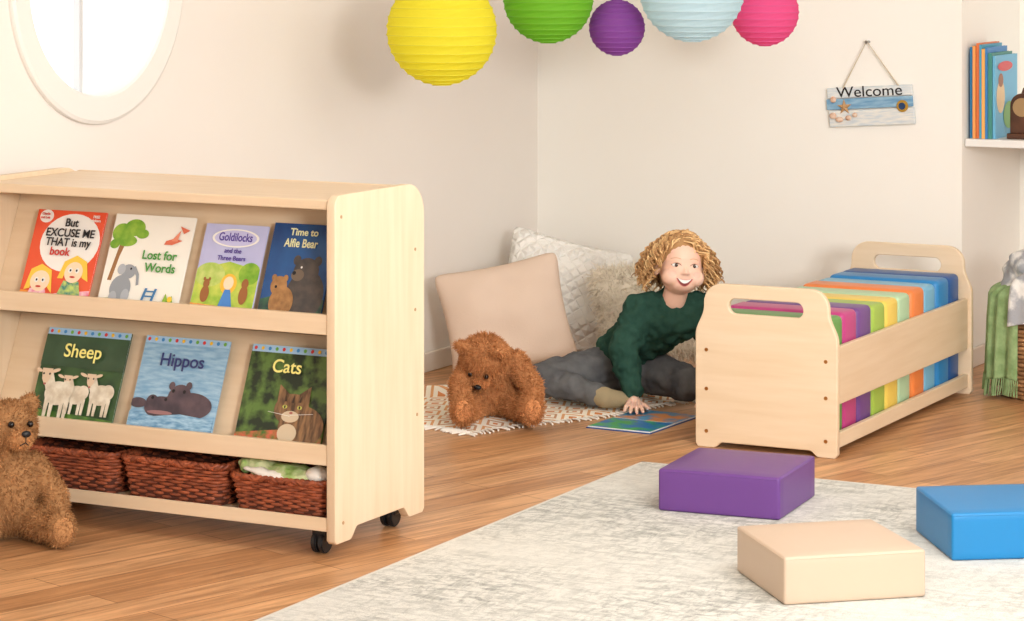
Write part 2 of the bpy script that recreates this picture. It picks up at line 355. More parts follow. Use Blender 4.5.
picbook('picture_book.001',-4.285,-4.03,0.262,zu,C('cream',(238,235,224)),[
 ('p',[(0.06,0.30),(0.11,0.30),(0.15,0.55),(0.20,0.72),(0.13,0.72)],C('trunk',(150,105,60))),
 ('e',0.12,0.80,0.12,0.10,leaf),('e',0.27,0.86,0.13,0.09,leaf),('e',0.20,0.72,0.13,0.06,leaf),('e',0.38,0.80,0.08,0.05,leaf),('e',0.06,0.68,0.06,0.05,leaf),
 ('e',0.20,0.07,0.30,0.05,leaf),('e',0.25,0.22,0.13,0.14,eleph),('e',0.31,0.40,0.09,0.075,eleph),('e',0.22,0.42,0.05,0.055,el2),
 ('p',[(0.34,0.44),(0.42,0.36),(0.44,0.26),(0.47,0.27),(0.45,0.38),(0.39,0.46)],eleph),('e',0.33,0.15,0.05,0.07,el2),('e',0.18,0.12,0.05,0.07,el2),('e',0.34,0.43,0.012,0.012,ink),
 ('p',[(0.68,0.70),(0.78,0.70),(0.90,0.75),(0.80,0.77),(0.70,0.74)],C('bird',(214,110,80))),('p',[(0.76,0.74),(0.86,0.86),(0.84,0.74)],C('bird2',(226,140,110))),('p',[(0.84,0.90),(0.97,0.86),(0.90,0.82)],C('bird',(214,110,80))),
 ('p',[(0.52,0.04),(0.55,0.04),(0.60,0.24),(0.57,0.24)],blue_l),('p',[(0.64,0.04),(0.67,0.04),(0.72,0.24),(0.69,0.24)],blue_l),('p',[(0.54,0.09),(0.67,0.09),(0.67,0.105),(0.54,0.105)],blue_l),('p',[(0.56,0.15),(0.69,0.15),(0.69,0.165),(0.56,0.165)],blue_l),('p',[(0.57,0.20),(0.70,0.20),(0.70,0.215),(0.57,0.215)],blue_l),
 ('p',[(0.78,0.01),(0.97,0.01),(0.92,0.18),(0.88,0.12),(0.84,0.20)],leaf),('e',0.90,0.14,0.03,0.03,C('flw',(240,200,60))),
 ('t',0.66,0.54,0.13,'Lost for',green_t),('t',0.70,0.41,0.13,'Words',green_t)])
mead=C('meadow',(145,184,60),(200,208,90),30); bb=C('brownbear',(150,95,50)); ptx=C('purple_text',(80,60,150))
picbook('picture_book.002',-3.992,-3.80,0.250,zu,C('lilac',(170,172,214),(192,196,228),5),[
 ('p',[(0,0.0),(1,0.0),(1,0.52),(0.5,0.60),(0,0.5)],mead),('e',0.22,0.45,0.24,0.13,C('pale_tree',(195,208,120),(160,190,80),40)),('e',0.85,0.48,0.17,0.12,leaf),
 ('p',[(0.0,0.0),(1,0),(1,0.10),(0.0,0.14)],C('flowers',(245,208,70),(225,115,90),90)),
 ('e',0.55,0.36,0.13,0.11,C('yellow_hair',(235,185,60))),('e',0.55,0.37,0.08,0.07,skin_p),('p',[(0.45,0.12),(0.67,0.12),(0.60,0.30),(0.51,0.30)],C('blue_dress',(70,130,200))),
 ('e',0.2,0.24,0.07,0.09,bb),('e',0.2,0.35,0.05,0.05,bb),('e',0.16,0.40,0.02,0.02,bb),('e',0.24,0.40,0.02,0.02,bb),('e',0.82,0.25,0.07,0.10,bb),('e',0.82,0.37,0.055,0.055,bb),
 ('e',0.52,0.85,0.38,0.10,paper),('e',0.52,0.85,0.34,0.085,C('lilac2',(190,190,226))),
 ('t',0.52,0.82,0.125,'Goldilocks',ptx,0.78),('t',0.52,0.69,0.07,'and the',ptx,1,.0003),('t',0.52,0.61,0.07,'Three Bears',ptx,1,.0003)])
bigb=C('bigbear',(62,58,58),(84,76,70),40); smb=C('smallbear',(176,130,80),(140,100,60),50); ctx=C('cream_text',(232,232,186))
picbook('picture_book.003',-3.782,-3.592,0.262,zu,C('nightblue',(22,58,112),(40,92,150),6),[
 ('p',[(0,0.0),(1,0.0),(1,0.25),(0.5,0.33),(0,0.22)],C('night_ground',(30,50,60),(60,100,70),40)),
 ('e',0.68,0.28,0.30,0.26,bigb),('e',0.64,0.52,0.2,0.14,bigb),('e',0.47,0.63,0.06,0.05,bigb),('e',0.80,0.63,0.06,0.05,bigb),
 ('e',0.52,0.48,0.10,0.06,C('muzz',(110,95,80))),('e',0.46,0.50,0.03,0.02,ink),('e',0.56,0.56,0.015,0.012,paper),
 ('e',0.34,0.20,0.19,0.16,smb),('e',0.26,0.36,0.13,0.10,smb),('e',0.17,0.44,0.04,0.035,smb),('e',0.35,0.44,0.04,0.035,smb),('e',0.22,0.35,0.02,0.015,ink),
 ('t',0.50,0.88,0.10,'Time to',ctx),('t',0.48,0.76,0.12,'Alfie Bear',ctx,0.80)])
dots=[C('d1',(210,60,60)),C('d2',(235,185,50)),C('d3',(70,140,200)),C('d4',(110,170,70))]
def band(): 
    out=[('p',[(0,0.93),(1,0.93),(1,1),(0,1)],C('bandblue',(160,196,226)))]
    for i in range(12): out.append(('e',0.04+i*0.083,0.965,0.018,0.018,dots[i%4]))
    return out
ytext=C('yellow_text',(248,238,140)); wool=C('wool',(228,220,200),(198,184,160),40); face_p=C('sheep_face',(218,192,162))
def sheep(cx,cz,s):
    q=lambda x,z:(cx+x*s,cz+z*s)
    o=[('e',*q(0,0),0.17*s,0.13*s,wool),('e',*q(0.10,0.04),0.10*s,0.10*s,wool)]
    for lx in (-0.12,-0.05,0.08,0.14): o.append(('p',[q(lx-.02,-.27),q(lx+.02,-.27),q(lx+.03,-.05),q(lx-.03,-.05)],wool))
    o+=[('p',[q(-0.16,0.02),q(-0.05,0.10),q(-0.12,0.24),q(-0.24,0.20)],wool),('p',[q(-0.26,0.26),q(-0.12,0.26),q(-0.14,0.14),q(-0.19,0.07),q(-0.24,0.14)],face_p),('e',*q(-0.31,0.24),0.06*s,0.02*s,face_p,-0.3),('e',*q(-0.08,0.24),0.06*s,0.02*s,face_p,0.3),
     ('e',*q(-0.23,0.20),0.012*s,0.012*s,ink),('e',*q(-0.15,0.20),0.012*s,0.012*s,ink),('e',*q(-0.19,0.09),0.018*s,0.012*s,C('nosep',(170,100,90)))]
    return o
picbook('picture_book.004',-4.512,-4.24,0.272,zl,C('grassgreen',(62,98,48),(36,62,34),14),band()+[
 ('p',[(0,0.62),(1,0.60),(1,0.93),(0,0.93)],C('darkfield',(42,68,40),(58,86,58),10)),('p',[(0,0),(1,0),(1,0.12),(0,0.18)],C('brightgrass',(92,132,50),(60,100,40),40))]
 +sheep(0.80,0.36,0.78)+sheep(0.52,0.34,0.72)+sheep(0.30,0.34,0.92)+[('t',0.5,0.71,0.19,'Sheep',ytext)])
hip=C('hippo',(62,52,62),(98,80,86),18)
picbook('picture_book.005',-4.19,-3.925,0.272,zl,C('water',(118,162,196),(158,194,216),22,stretch=(1,1,5)),band()+[
 ('p',[(0,0),(1,0),(1,0.22),(0,0.25)],C('deepwater',(70,120,160),(150,190,215),40,stretch=(1,1,4))),
 ('e',0.70,0.34,0.25,0.13,hip),('e',0.55,0.40,0.14,0.14,hip),('e',0.36,0.30,0.20,0.11,hip),('e',0.24,0.35,0.07,0.07,hip),('e',0.44,0.36,0.07,0.06,hip),('e',0.44,0.52,0.035,0.04,hip),('e',0.64,0.53,0.035,0.04,hip),
 ('e',0.08,0.33,0.10,0.05,hip),('e',0.24,0.39,0.018,0.016,ink),('e',0.40,0.38,0.018,0.016,ink),('e',0.47,0.47,0.018,0.018,ink),('e',0.60,0.47,0.018,0.018,ink),('e',0.36,0.25,0.15,0.02,C('pinkhip',(150,110,110))),
 ('p',[(0,0.0),(1,0.0),(1,0.22),(0.6,0.25),(0.3,0.21),(0,0.24)],C('deepwater2',(90,140,178),(160,196,218),40,stretch=(1,1,4))),
 ('t',0.5,0.71,0.18,'Hippos',C('navytext',(40,50,110)))])
tab=C('tabby',(150,112,74),(74,52,36),22,stretch=(4,1,1)); pale=C('palefur',(205,186,156)); eyec=C('cateye',(190,190,90))
picbook('picture_book.006',-3.853,-3.592,0.272,zl,C('foliage',(28,42,24),(90,120,54),24,contrast=(0.42,0.6)),band()+[
 ('p',[(0,0),(1,0),(1,0.16),(0.5,0.2),(0,0.14)],C('blossom',(200,100,70),(60,110,40),50)),
 ('e',0.74,0.24,0.26,0.20,tab),('e',0.60,0.40,0.20,0.15,tab),('p',[(0.42,0.46),(0.42,0.63),(0.55,0.54)],tab),('p',[(0.65,0.54),(0.78,0.63),(0.79,0.46)],tab),
 ('e',0.60,0.33,0.10,0.055,pale),('e',0.52,0.42,0.028,0.018,eyec),('e',0.69,0.42,0.028,0.018,eyec),('e',0.52,0.42,0.009,0.016,ink),('e',0.69,0.42,0.009,0.016,ink),('e',0.605,0.365,0.02,0.012,C('nosep',(170,100,90))),('e',0.6,0.17,0.11,0.09,pale),('p',[(0.59,0.46),(0.62,0.46),(0.61,0.54)],C('stripe',(60,42,30))),('p',[(0.51,0.47),(0.54,0.47),(0.51,0.54)],C('stripe',(60,42,30))),('p',[(0.67,0.47),(0.70,0.47),(0.70,0.54)],C('stripe',(60,42,30))),
 ('p',[(0.60,0.34),(0.86,0.37),(0.86,0.373),(0.60,0.345)],paper),('p',[(0.60,0.33),(0.34,0.36),(0.34,0.363),(0.60,0.335)],paper),
 ('t',0.46,0.74,0.18,'Cats',ytext)])
# ------------------------------------------------------------ wicker baskets
wick=M('red_brown_wicker',(160,84,52),0.5,(118,58,36),40,island=0.3,bump=0.3,bscale=150)
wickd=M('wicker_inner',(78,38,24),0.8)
def rect_basket(name,x0,x1,y0,y1,z,h=0.112):
    e=empty(name,((x0+x1)/2,(y0+y1)/2,z)); W=(x1-x0)/2; D=(y1-y0)/2
    def loop(hw,hd,zz,ph,amp,n=130):
        base=np.array(rrect(-hw,hw,-hd,hd,0.03,6)); base=np.vstack([base,base[:1]])
        seg=np.linalg.norm(np.diff(base,axis=0),axis=1); cum=np.concatenate([[0],np.cumsum(seg)]); T=np.linspace(0,cum[-1],n,endpoint=False)
        px=np.interp(T,cum,base[:,0]); py=np.interp(T,cum,base[:,1]); cnt=int(cum[-1]/0.026/2)*2
        off=amp*np.sin(math.pi*cnt*T/cum[-1]+ph); nx=px/hw; ny=py/hd; ln=np.sqrt(nx**4+ny**4)+1e-6
        return np.stack([px+off*np.sign(nx)*(nx**2)/ln,py+off*np.sign(ny)*(ny**2)/ln,np.full(n,zz)],1)
    rows=[]; nr=12
    for i in range(nr):
        f=i/(nr-1); s=0.9+0.1*f
        rows.append(loop(W*s-0.006,D*s-0.006,0.005+f*(h-0.018),math.pi*(i%2),0.0045))
    tubes('weave',rows,0.0046,wick,e,cyclic=True,res=1)
    r1=loop(W-0.004,D-0.004,h-0.006,0,0.003,200); r1[:,2]+=0.004*np.sin(np.arange(200)*0.9)
    r2=loop(W-0.004,D-0.004,h-0.006,math.pi,0.003,200); r2[:,2]-=0.004*np.sin(np.arange(200)*0.9)
    tubes('rim',[r1,r2],0.0065,wick,e,cyclic=True,res=1)
    a=[(x,y,0.003) for x,y in rrect(-W*.88,W*.88,-D*.88,D*.88,0.03,6)]; b=[(x,y,h-0.012) for x,y in rrect(-W+.01,W-.01,-D+.01,D-.01,0.03,6)]
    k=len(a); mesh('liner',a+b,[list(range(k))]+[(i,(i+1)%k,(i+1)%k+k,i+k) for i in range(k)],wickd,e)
    return e
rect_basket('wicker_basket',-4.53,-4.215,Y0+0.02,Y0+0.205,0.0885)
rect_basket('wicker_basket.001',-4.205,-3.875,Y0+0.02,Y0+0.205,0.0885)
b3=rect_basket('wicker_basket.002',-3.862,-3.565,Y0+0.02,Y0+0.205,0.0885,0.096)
blob('soft_toys',[('e',(-0.07,-0.035,0.105),(0.05,0.045,0.030),(0,0.35,0)),('e',(0.03,-0.04,0.098),(0.09,0.05,0.024),(0,0.1,0)),('e',(-0.115,-0.055,0.112),(0.022,0.02,0.022))],0.005,M('green_toy_cloth',(142,176,92),0.9,(214,220,172),30),b3,2,disp=0.014,dscale=0.025)
blob('white_cloth',[('e',(0.10,-0.05,0.105),(0.035,0.03,0.022)),('e',(-0.02,-0.078,0.100),(0.09,0.014,0.012),(0,0.12,0))],0.005,M('white_cloth',(236,232,222),0.9),b3,2,disp=0.008,dscale=0.03)
# ------------------------------------------------------------ cushion storage unit
cu_=empty('cushion_storage_trolley',(0,0,0))
CX0,CX1=-3.33,-2.866; CY0,CY1=7.65,8.975; CM=(CX0+CX1)/2
def uend(nm,y):
    hw=(CX1-CX0)/2; ht=0.505; pts=[(-hw,0.012),(-hw+0.008,0.0),(-hw+0.06,0)]
    for t in np.linspace(0,1,8): pts.append((-hw+0.06+0.03*t,0.018*(0.5-0.5*math.cos(math.pi*t))))
    for t in np.linspace(0,1,8): pts.append((hw-0.09+0.03*t,0.018*(0.5+0.5*math.cos(math.pi*t))))
    pts+=[(hw-0.008,0),(hw,0.012)]
    side=[(hw,0.345)]
    for t in np.linspace(0,1,10)[1:]: side.append((hw-0.028*(0.5-0.5*math.cos(math.pi*t)),0.345+0.09*t))
    R=0.06; cx=hw-0.028-R; 
    for a in np.linspace(0,90,9): side.append((cx+R*math.cos(math.radians(a)),ht-R+R*math.sin(math.radians(a))))
    pts+=side+[(-x,z) for x,z in side[::-1]]
    hole=rrect(-0.122,0.122,0.415,0.462,0.0225,8)
    return plate(nm,[pts,hole],0.022,M('panel_wood2',(229,207,177),0.42,(221,196,162),3.0,(1.2,14,14),contrast=(0.3,0.75)),cu_,loc=(CM,y,0),rot=(math.pi/2,0,0),bev=0.003)
uend('front_end_panel',CY0+0.011); uend('back_end_panel',CY1-0.011)
for nm,x in (('left',CX0+0.012),('right',CX1-0.030)):
    box(f'side_rail_{nm}',(x,CY0+0.0225,0.155),(x+0.018,CY1-0.0225,0.33),woody,cu_)
    box(f'base_rail_{nm}',(x,CY0+0.0225,0.024),(x+0.018,CY1-0.0225,0.07),woody,cu_)
box('base_board',(CX0+0.031,CY0+0.0225,0.035),(CX1-0.031,CY1-0.0225,0.052),woody,cu_)
for i,(x,z) in enumerate(((-0.195,0.30),(-0.195,0.05),(0.195,0.29),(0.195,0.18),(0.195,0.05),(-0.195,0.18))):
    cyl(f'bolt_{i}',(CM+x,CY0-0.001,z),(CM+x,CY0+0.001,z),0.006,M('brass_bolt',(190,130,70),0.35,metal=0.8),cu_,n=14)
cols=[('green',(96,152,70)),('magenta',(184,62,124)),('plum',(108,68,132)),('lime',(156,186,76)),('yellow',(232,202,92)),('mint',(176,208,168)),('orange',(226,128,66)),('sky',(120,180,210)),('azure',(40,126,184)),('cobalt',(36,86,148))]
y=CY0+0.035; step=(CY1-CY0-0.07)/10
ce=empty('stored_foam_cushions',(0,0,0))
for i,(nm,c) in enumerate(cols):
    h=0.362+random.uniform(-0.007,0.007); dx=random.uniform(-0.004,0.004)
    o=box(f'{nm}_cushion',(CX0+0.036+dx,y+0.002,0.0525),(CX1-0.036+dx,y+step-0.002,0.0525+h),M('vinyl_'+nm,c,0.38,bump=0.05,bscale=25),ce,bev=0.018,seg=4)
    for p in o.data.polygons: p.use_smooth=True
    y+=step
# ------------------------------------------------------------ paper lanterns
def lantern(name,c,R,rgb,ribs=17):
    e=empty(name,c); n=190; m=72; V=[];F=[]
    p0=0.17
    for i in range(n+1):
        ph=p0+(math.pi-2*p0)*i/n
        f=abs(math.sin(ribs*(ph-p0)/(math.pi-2*p0)*math.pi))
        for j in range(m):
            a=2*math.pi*j/m; q=R*(1-0.020*f)*(1+0.005*f*math.sin(a*9+i*0.7)+0.005*f*math.sin(a*23+i*1.3))
            V.append((q*math.sin(ph)*math.cos(a),q*math.sin(ph)*math.sin(a),q*math.cos(ph)))
    for i in range(n):
        for j in range(m): F.append((i*m+j,(i+1)*m+j,(i+1)*m+(j+1)%m,i*m+(j+1)%m))
    pm=M('paper_'+name,rgb,0.75,transl=0.55,bump=0.4,bscale=45,bstretch=(1,1,0.5))
    mesh('paper_shade',V,F,pm,e,smooth=True)
    rings=[]
    for k in range(ribs+1):
        ph=p0+(math.pi-2*p0)*k/ribs
        rings.append([(1.002*R*math.sin(ph)*math.cos(a),1.002*R*math.sin(ph)*math.sin(a),1.002*R*math.cos(ph)) for a in np.linspace(0,2*math.pi,48,endpoint=False)])
    dk=tuple(int(x*0.9) for x in rgb)
    tubes('wire_ribs',rings,0.0011,M('rib_'+name,dk,0.6),e,cyclic=True,res=1)
    tubes('hanging_string',[[(0,0,R*0.9),(0,0,ZC-c[2])]],0.001,white,e)
    tubes('top_wire',[[(-R*0.17,0,R*0.98),(0,0,R*1.05),(R*0.17,0,R*0.98)]],0.0015,chrome,e)
lantern('yellow_paper_lantern',(-4.157,7.531,1.273),0.177,(248,240,70))
lantern('green_paper_lantern',(-3.99,7.955,1.369),0.150,(140,210,60))
lantern('purple_paper_lantern',(-3.832,8.15,1.268),0.094,(168,96,190),13)
lantern('pale_blue_paper_lantern',(-3.53,8.082,1.400),0.173,(216,240,248))
lantern('pink_paper_lantern',(-3.451,8.517,1.316),0.116,(248,110,172),14)
# ------------------------------------------------------------ welcome sign
sg=empty('welcome_sign',(-3.393,YB-0.012,0.951),(0,math.radians(-4),0))
box('board_top',(-0.165,-0.006,0.034),(0.165,0.006,0.072),M('sign_white',(228,229,225),0.6,(200,210,215),20,(1,1,6)),sg,bev=0.002)
box('board_middle',(-0.17,-0.006,-0.008),(0.163,0.006,0.031),M('sign_blue',(96,146,184),0.6,(150,186,208),15,(1,1,6)),sg,bev=0.002)
box('board_bottom',(-0.163,-0.006,-0.072),(0.168,0.006,-0.012),M('sign_white2',(230,228,220),0.6,(200,210,215),20,(1,1,6)),sg,bev=0.002)
text('lettering','Welcome',0.056,ink,sg,(0.0,-0.0065,0.036),sx=1.15,bold=0.0003)
tubes('rope',[[(-0.10,-0.008,0.07),(0.005,-0.012,0.238),(0.115,-0.008,0.07)]],0.0028,M('rope',(205,190,165),0.9),sg)
cyl('nail',(0.005,0.012,0.235),(0.005,-0.018,0.235),0.006,chrome,sg,n=12)
st=[]
for i in range(10):
    a=math.pi/2+i*math.pi/5; r=0.03 if i%2==0 else 0.012; st.append((-0.10+r*math.cos(a),-0.008,0.0+r*math.sin(a)))
mesh('starfish',st+[(-0.10,-0.02,0.0)],[(i,(i+1)%10,10) for i in range(10)],M('starfish',(190,150,105),0.8),sg)
blob('shells',[('e',(-0.145,-0.012,-0.03),(0.014,0.008,0.012)),('e',(-0.12,-0.012,-0.045),(0.016,0.008,0.010)),('e',(-0.085,-0.012,-0.04),(0.012,0.007,0.010)),('e',(-0.14,-0.012,0.03),(0.012,0.007,0.012)),('e',(-0.06,-0.012,-0.03),(0.010,0.007,0.009))],0.002,M('shell',(230,208,188),0.5,(200,150,120),60),sg,1)
cyl('porthole',(0.125,-0.005,-0.005),(0.125,-0.014,-0.005),0.022,M('brass',(190,150,60),0.4,metal=0.5),sg,bev=0.003)
cyl('porthole_center',(0.125,-0.013,-0.005),(0.125,-0.0155,-0.005),0.013,M('navy',(30,60,100),0.4),sg)
# ------------------------------------------------------------ alcove shelf and content
box('alcove_shelf',(-3.045,YB+0.02,0.812),(-2.0,10.125,0.84),white,bev=0.003)
be=empty('row_of_storybooks',(0,0,0)); x=-3.038
for i,(t,c,h,d) in enumerate(((0.012,(40,120,170),0.33,0.25),(0.010,(236,160,90),0.335,0.26),(0.012,(225,120,70),0.345,0.24),(0.008,(70,160,190),0.34,0.25),(0.012,(240,176,96),0.325,0.26),(0.009,(60,130,190),0.33,0.24),(0.014,(70,140,130),0.31,0.25),(0.010,(110,180,214),0.30,0.27))):
    y0=YB+0.045+random.uniform(0,0.012)
    pm=M(f'spine_{i}',c,0.4)
    box(f'spine_{i}',(x,y0,0.8405),(x+t,y0+0.002,0.8405+h),pm,be,bev=0.0005)
    box(f'cover_l_{i}',(x,y0+0.0021,0.8405),(x+0.0015,y0+d,0.8405+h),pm,be,bev=0)
    box(f'cover_r_{i}',(x+t-0.0015,y0+0.0021,0.8405),(x+t,y0+d,0.8405+h),pm,be,bev=0)
    box(f'pages_{i}',(x+0.0017,y0+0.0022,0.844),(x+t-0.0017,y0+d-0.004,0.8405+h-0.004),paper,be,bev=0)
    xl=x+t; x+=t+0.0012
cv=[('e',YB+0.12,0.99,0.05,0.06,C('coverfig',(230,196,150))),('e',YB+0.12,1.05,0.03,0.025,C('coverhair',(150,90,60))),('e',YB+0.22,0.92,0.07,0.05,C('covgreen',(120,180,90))),('e',YB+0.17,1.10,0.09,0.018,C('covred',(205,70,80)))]
for i,s in enumerate(cv):
    pts=[(xl+0.0005*(i+1),s[1]+s[3]*math.cos(a),s[2]+s[4]*math.sin(a)) for a in np.linspace(0,2*math.pi,24,endpoint=False)]
    mesh(f'cover_art_{i}',pts,[list(range(24))],s[5],be)
dw=M('dark_wood',(92,56,36),0.45,(60,34,22),12,(1,1,6))
ck=empty('wooden_mantel_clock',(-2.852,YB+0.11,0.8405))
box('base',(-0.055,-0.035,0),(0.055,0.035,0.02),dw,ck)
plate('case',[[( -0.045,0),(0.045,0),(0.045,0.10)]+[(0.045*math.cos(a),0.10+0.045*math.sin(a)) for a in np.linspace(0,math.pi,14)][1:-1]+[(-0.045,0.10)]],0.05,dw,ck,loc=(0,0,0.0205),rot=(math.pi/2,0,0))
cyl('dial',(0,-0.0255,0.115),(0,-0.029,0.115),0.034,M('dial',(160,130,90),0.4),ck); cyl('finial',(0,0,0.165),(0,0,0.185),0.010,dw,ck,r2=0.003)
# ------------------------------------------------------------ pillows
def pillow(name,w_,h_,t,mat,loc,rot,wr=0.006,n=44,seed=0):
    rg=np.random.default_rng(seed); V=[];F=[]
    ph=rg.random(8)*6.28
    for side in (1,-1):
        for i in range(n+1):
            for j in range(n+1):
                u=-1+2*i/n; v=-1+2*j/n
                x=w_/2*u*(1-0.08*(1-v*v)*abs(u)**3); z=h_/2*v*(1-0.08*(1-u*u)*abs(v)**3)
                cr=max(0,abs(u)+abs(v)-1.72)/0.28; x*=1-0.06*cr**2; z*=1-0.06*cr**2
                th=((1-abs(u)**2.4)*(1-abs(v)**2.4)); th=max(th,0)**0.55
                wv=wr*math.sin(5*u+3*v+ph[0])*math.sin(4*v-2*u+ph[1])+wr*0.6*math.sin(9*u*v+ph[2])*math.cos(7*v+ph[3])
                V.append((x,-side*(t/2*th+wv*th),z))
    m1=(n+1)*(n+1)
    for s in (0,1):
        for i in range(n):
            for j in range(n):
                a=s*m1+i*(n+1)+j; q=(a,a+n+1,a+n+2,a+1); F.append(q if s==0 else q[::-1])
    me=bpy.data.meshes.new(name); me.from_pydata(V,[],F); bm=bmesh.new(); bm.from_mesh(me); bmesh.ops.remove_doubles(bm,verts=bm.verts,dist=0.0008); bm.to_mesh(me); bm.free()
    return addobj(name,me,mat,None,loc,rot,smooth=True)
TH=math.atan(1400/2700)
def knit_mat():
    m=M('cable_knit',(242,239,232),0.95,spec=0.1); nt=m.node_tree; N=nt.nodes; K=nt.links
    tc=N.new('ShaderNodeTexCoord'); mp=N.new('ShaderNodeMapping'); mp.inputs['Rotation'].default_value=(0,math.radians(45),0); K.new(tc.outputs['Object'],mp.inputs[0])
    v=N.new('ShaderNodeTexVoronoi'); v.distance='CHEBYCHEV'; v.inputs['Scale'].default_value=30; v.inputs['Randomness'].default_value=0.15; K.new(mp.outputs[0],v.inputs['Vector'])
    bp=N.new('ShaderNodeBump'); bp.inputs['Strength'].default_value=1.0; bp.inputs['Distance'].default_value=0.022; bp.invert=True; K.new(v.outputs['Distance'],bp.inputs['Height']); K.new(bp.outputs[0],N['Principled BSDF'].inputs['Normal'])
    return m
pillow('blush_cushion',0.46,0.40,0.18,M('blush_linen',(219,196,177),0.95,bump=0.25,bscale=220,spec=0.1),(-4.432,8.50,0.222),(math.radians(-16),math.radians(-11),TH+0.08),seed=1,wr=0.009)
pillow('knitted_cushion',0.48,0.44,0.18,knit_mat(),(-4.468,9.02,0.235),(math.radians(-16),math.radians(14),TH+0.0),seed=2,wr=0.009)
creamfur=M('cream_fur',(246,237,220),0.95,island=0.10,spec=0.1)
fl=pillow('fluffy_cushion',0.42,0.38,0.15,creamfur,(-4.05,8.93,0.213),(math.radians(-18),math.radians(-10),TH+0.05),seed=3)
fur('fur',fl,9000,0.035,0.0016,creamfur,fl,0.4,0.5)
# ------------------------------------------------------------ quilt
def quilt_mat():
    m=M('quilt',(236,222,200),0.95,spec=0.1); nt=m.node_tree; N=nt.nodes; K=nt.links; b=N['Principled BSDF']
    tc=N.new('ShaderNodeTexCoord')
    w1=N.new('ShaderNodeTexVoronoi'); w1.voronoi_dimensions='2D'; w1.distance='MANHATTAN'; w1.inputs['Scale'].default_value=9; w1.inputs['Randomness'].default_value=0.0; K.new(tc.outputs['Object'],w1.inputs['Vector'])
    r=N.new('ShaderNodeValToRGB'); r.color_ramp.interpolation='CONSTANT'; e=r.color_ramp.elements; cr=(242,233,216)
    e[0].position=0; e[0].color=L((212,140,90)); e[1].position=0.16; e[1].color=L(cr)
    for p,c in ((0.34,(220,164,114)),(0.46,cr),(0.66,(200,152,116)),(0.76,cr),(0.9,(212,140,90))):
        x=e.new(p); x.color=L(c)
    K.new(w1.outputs['Distance'],r.inputs[0]); K.new(r.outputs[0],b.inputs['Base Color'])
    return m
qe=empty('patterned_blanket',(-4.045,7.48,0),(0,0,math.atan2(0.92,0.40)))
nu,nv=120,70; LU,LV=1.22,0.70; V=[];F=[]
for s in (1,0):
    for i in range(nu+1):
        for j in range(nv+1):
            u=i/nu;v=j/nv
            z=0.005+0.005*(math.sin(9*u+5*v)*math.sin(7*v-3*u+1)+0.7*math.sin(16*u-9*v+2)*math.sin(4*u+11*v)+1.2)+0.030*max(0,math.sin(30*v+8*math.sin(5*u)))*min(1,max(0,(v-0.68)*7))*max(0,min(1,(0.5-u)*6))
            ed=min(u,1-u,v*0.6,(1-v)*0.6)*14; z=0.004+z*min(1,ed)
            V.append((u*LU+0.03*math.sin(9*v+1)*(1-u),v*LV+0.02*math.sin(11*u),z if s else 0.001))
mm=(nu+1)*(nv+1)
for s in (0,1):
    for i in range(nu):
        for j in range(nv):
            a=s*mm+i*(nv+1)+j; q=(a,a+nv+1,a+nv+2,a+1); F.append(q if s==0 else q[::-1])
mesh('cloth',V,F,quilt_mat(),qe,smooth=True)
tp=[]
for i in range(46):
    v=i/45; x0=0.03*math.sin(9*v+1); tp.append([(x0,v*LV,0.006),(x0-0.02,v*LV+random.uniform(-.006,.006),0.007),(x0-0.05+random.uniform(-.01,.01),v*LV+random.uniform(-.012,.012),0.004)])
for i in range(60):
    u=i/59; y0=0.02*math.sin(11*u); tp.append([(u*LU,y0,0.006),(u*LU+random.uniform(-.006,.006),y0-0.02,0.007),(u*LU+random.uniform(-.01,.01),y0-0.04+random.uniform(-.008,.008),0.004)])
tubes('fringe',tp,0.0032,M('fringe',(242,236,224),0.95),qe,res=1)
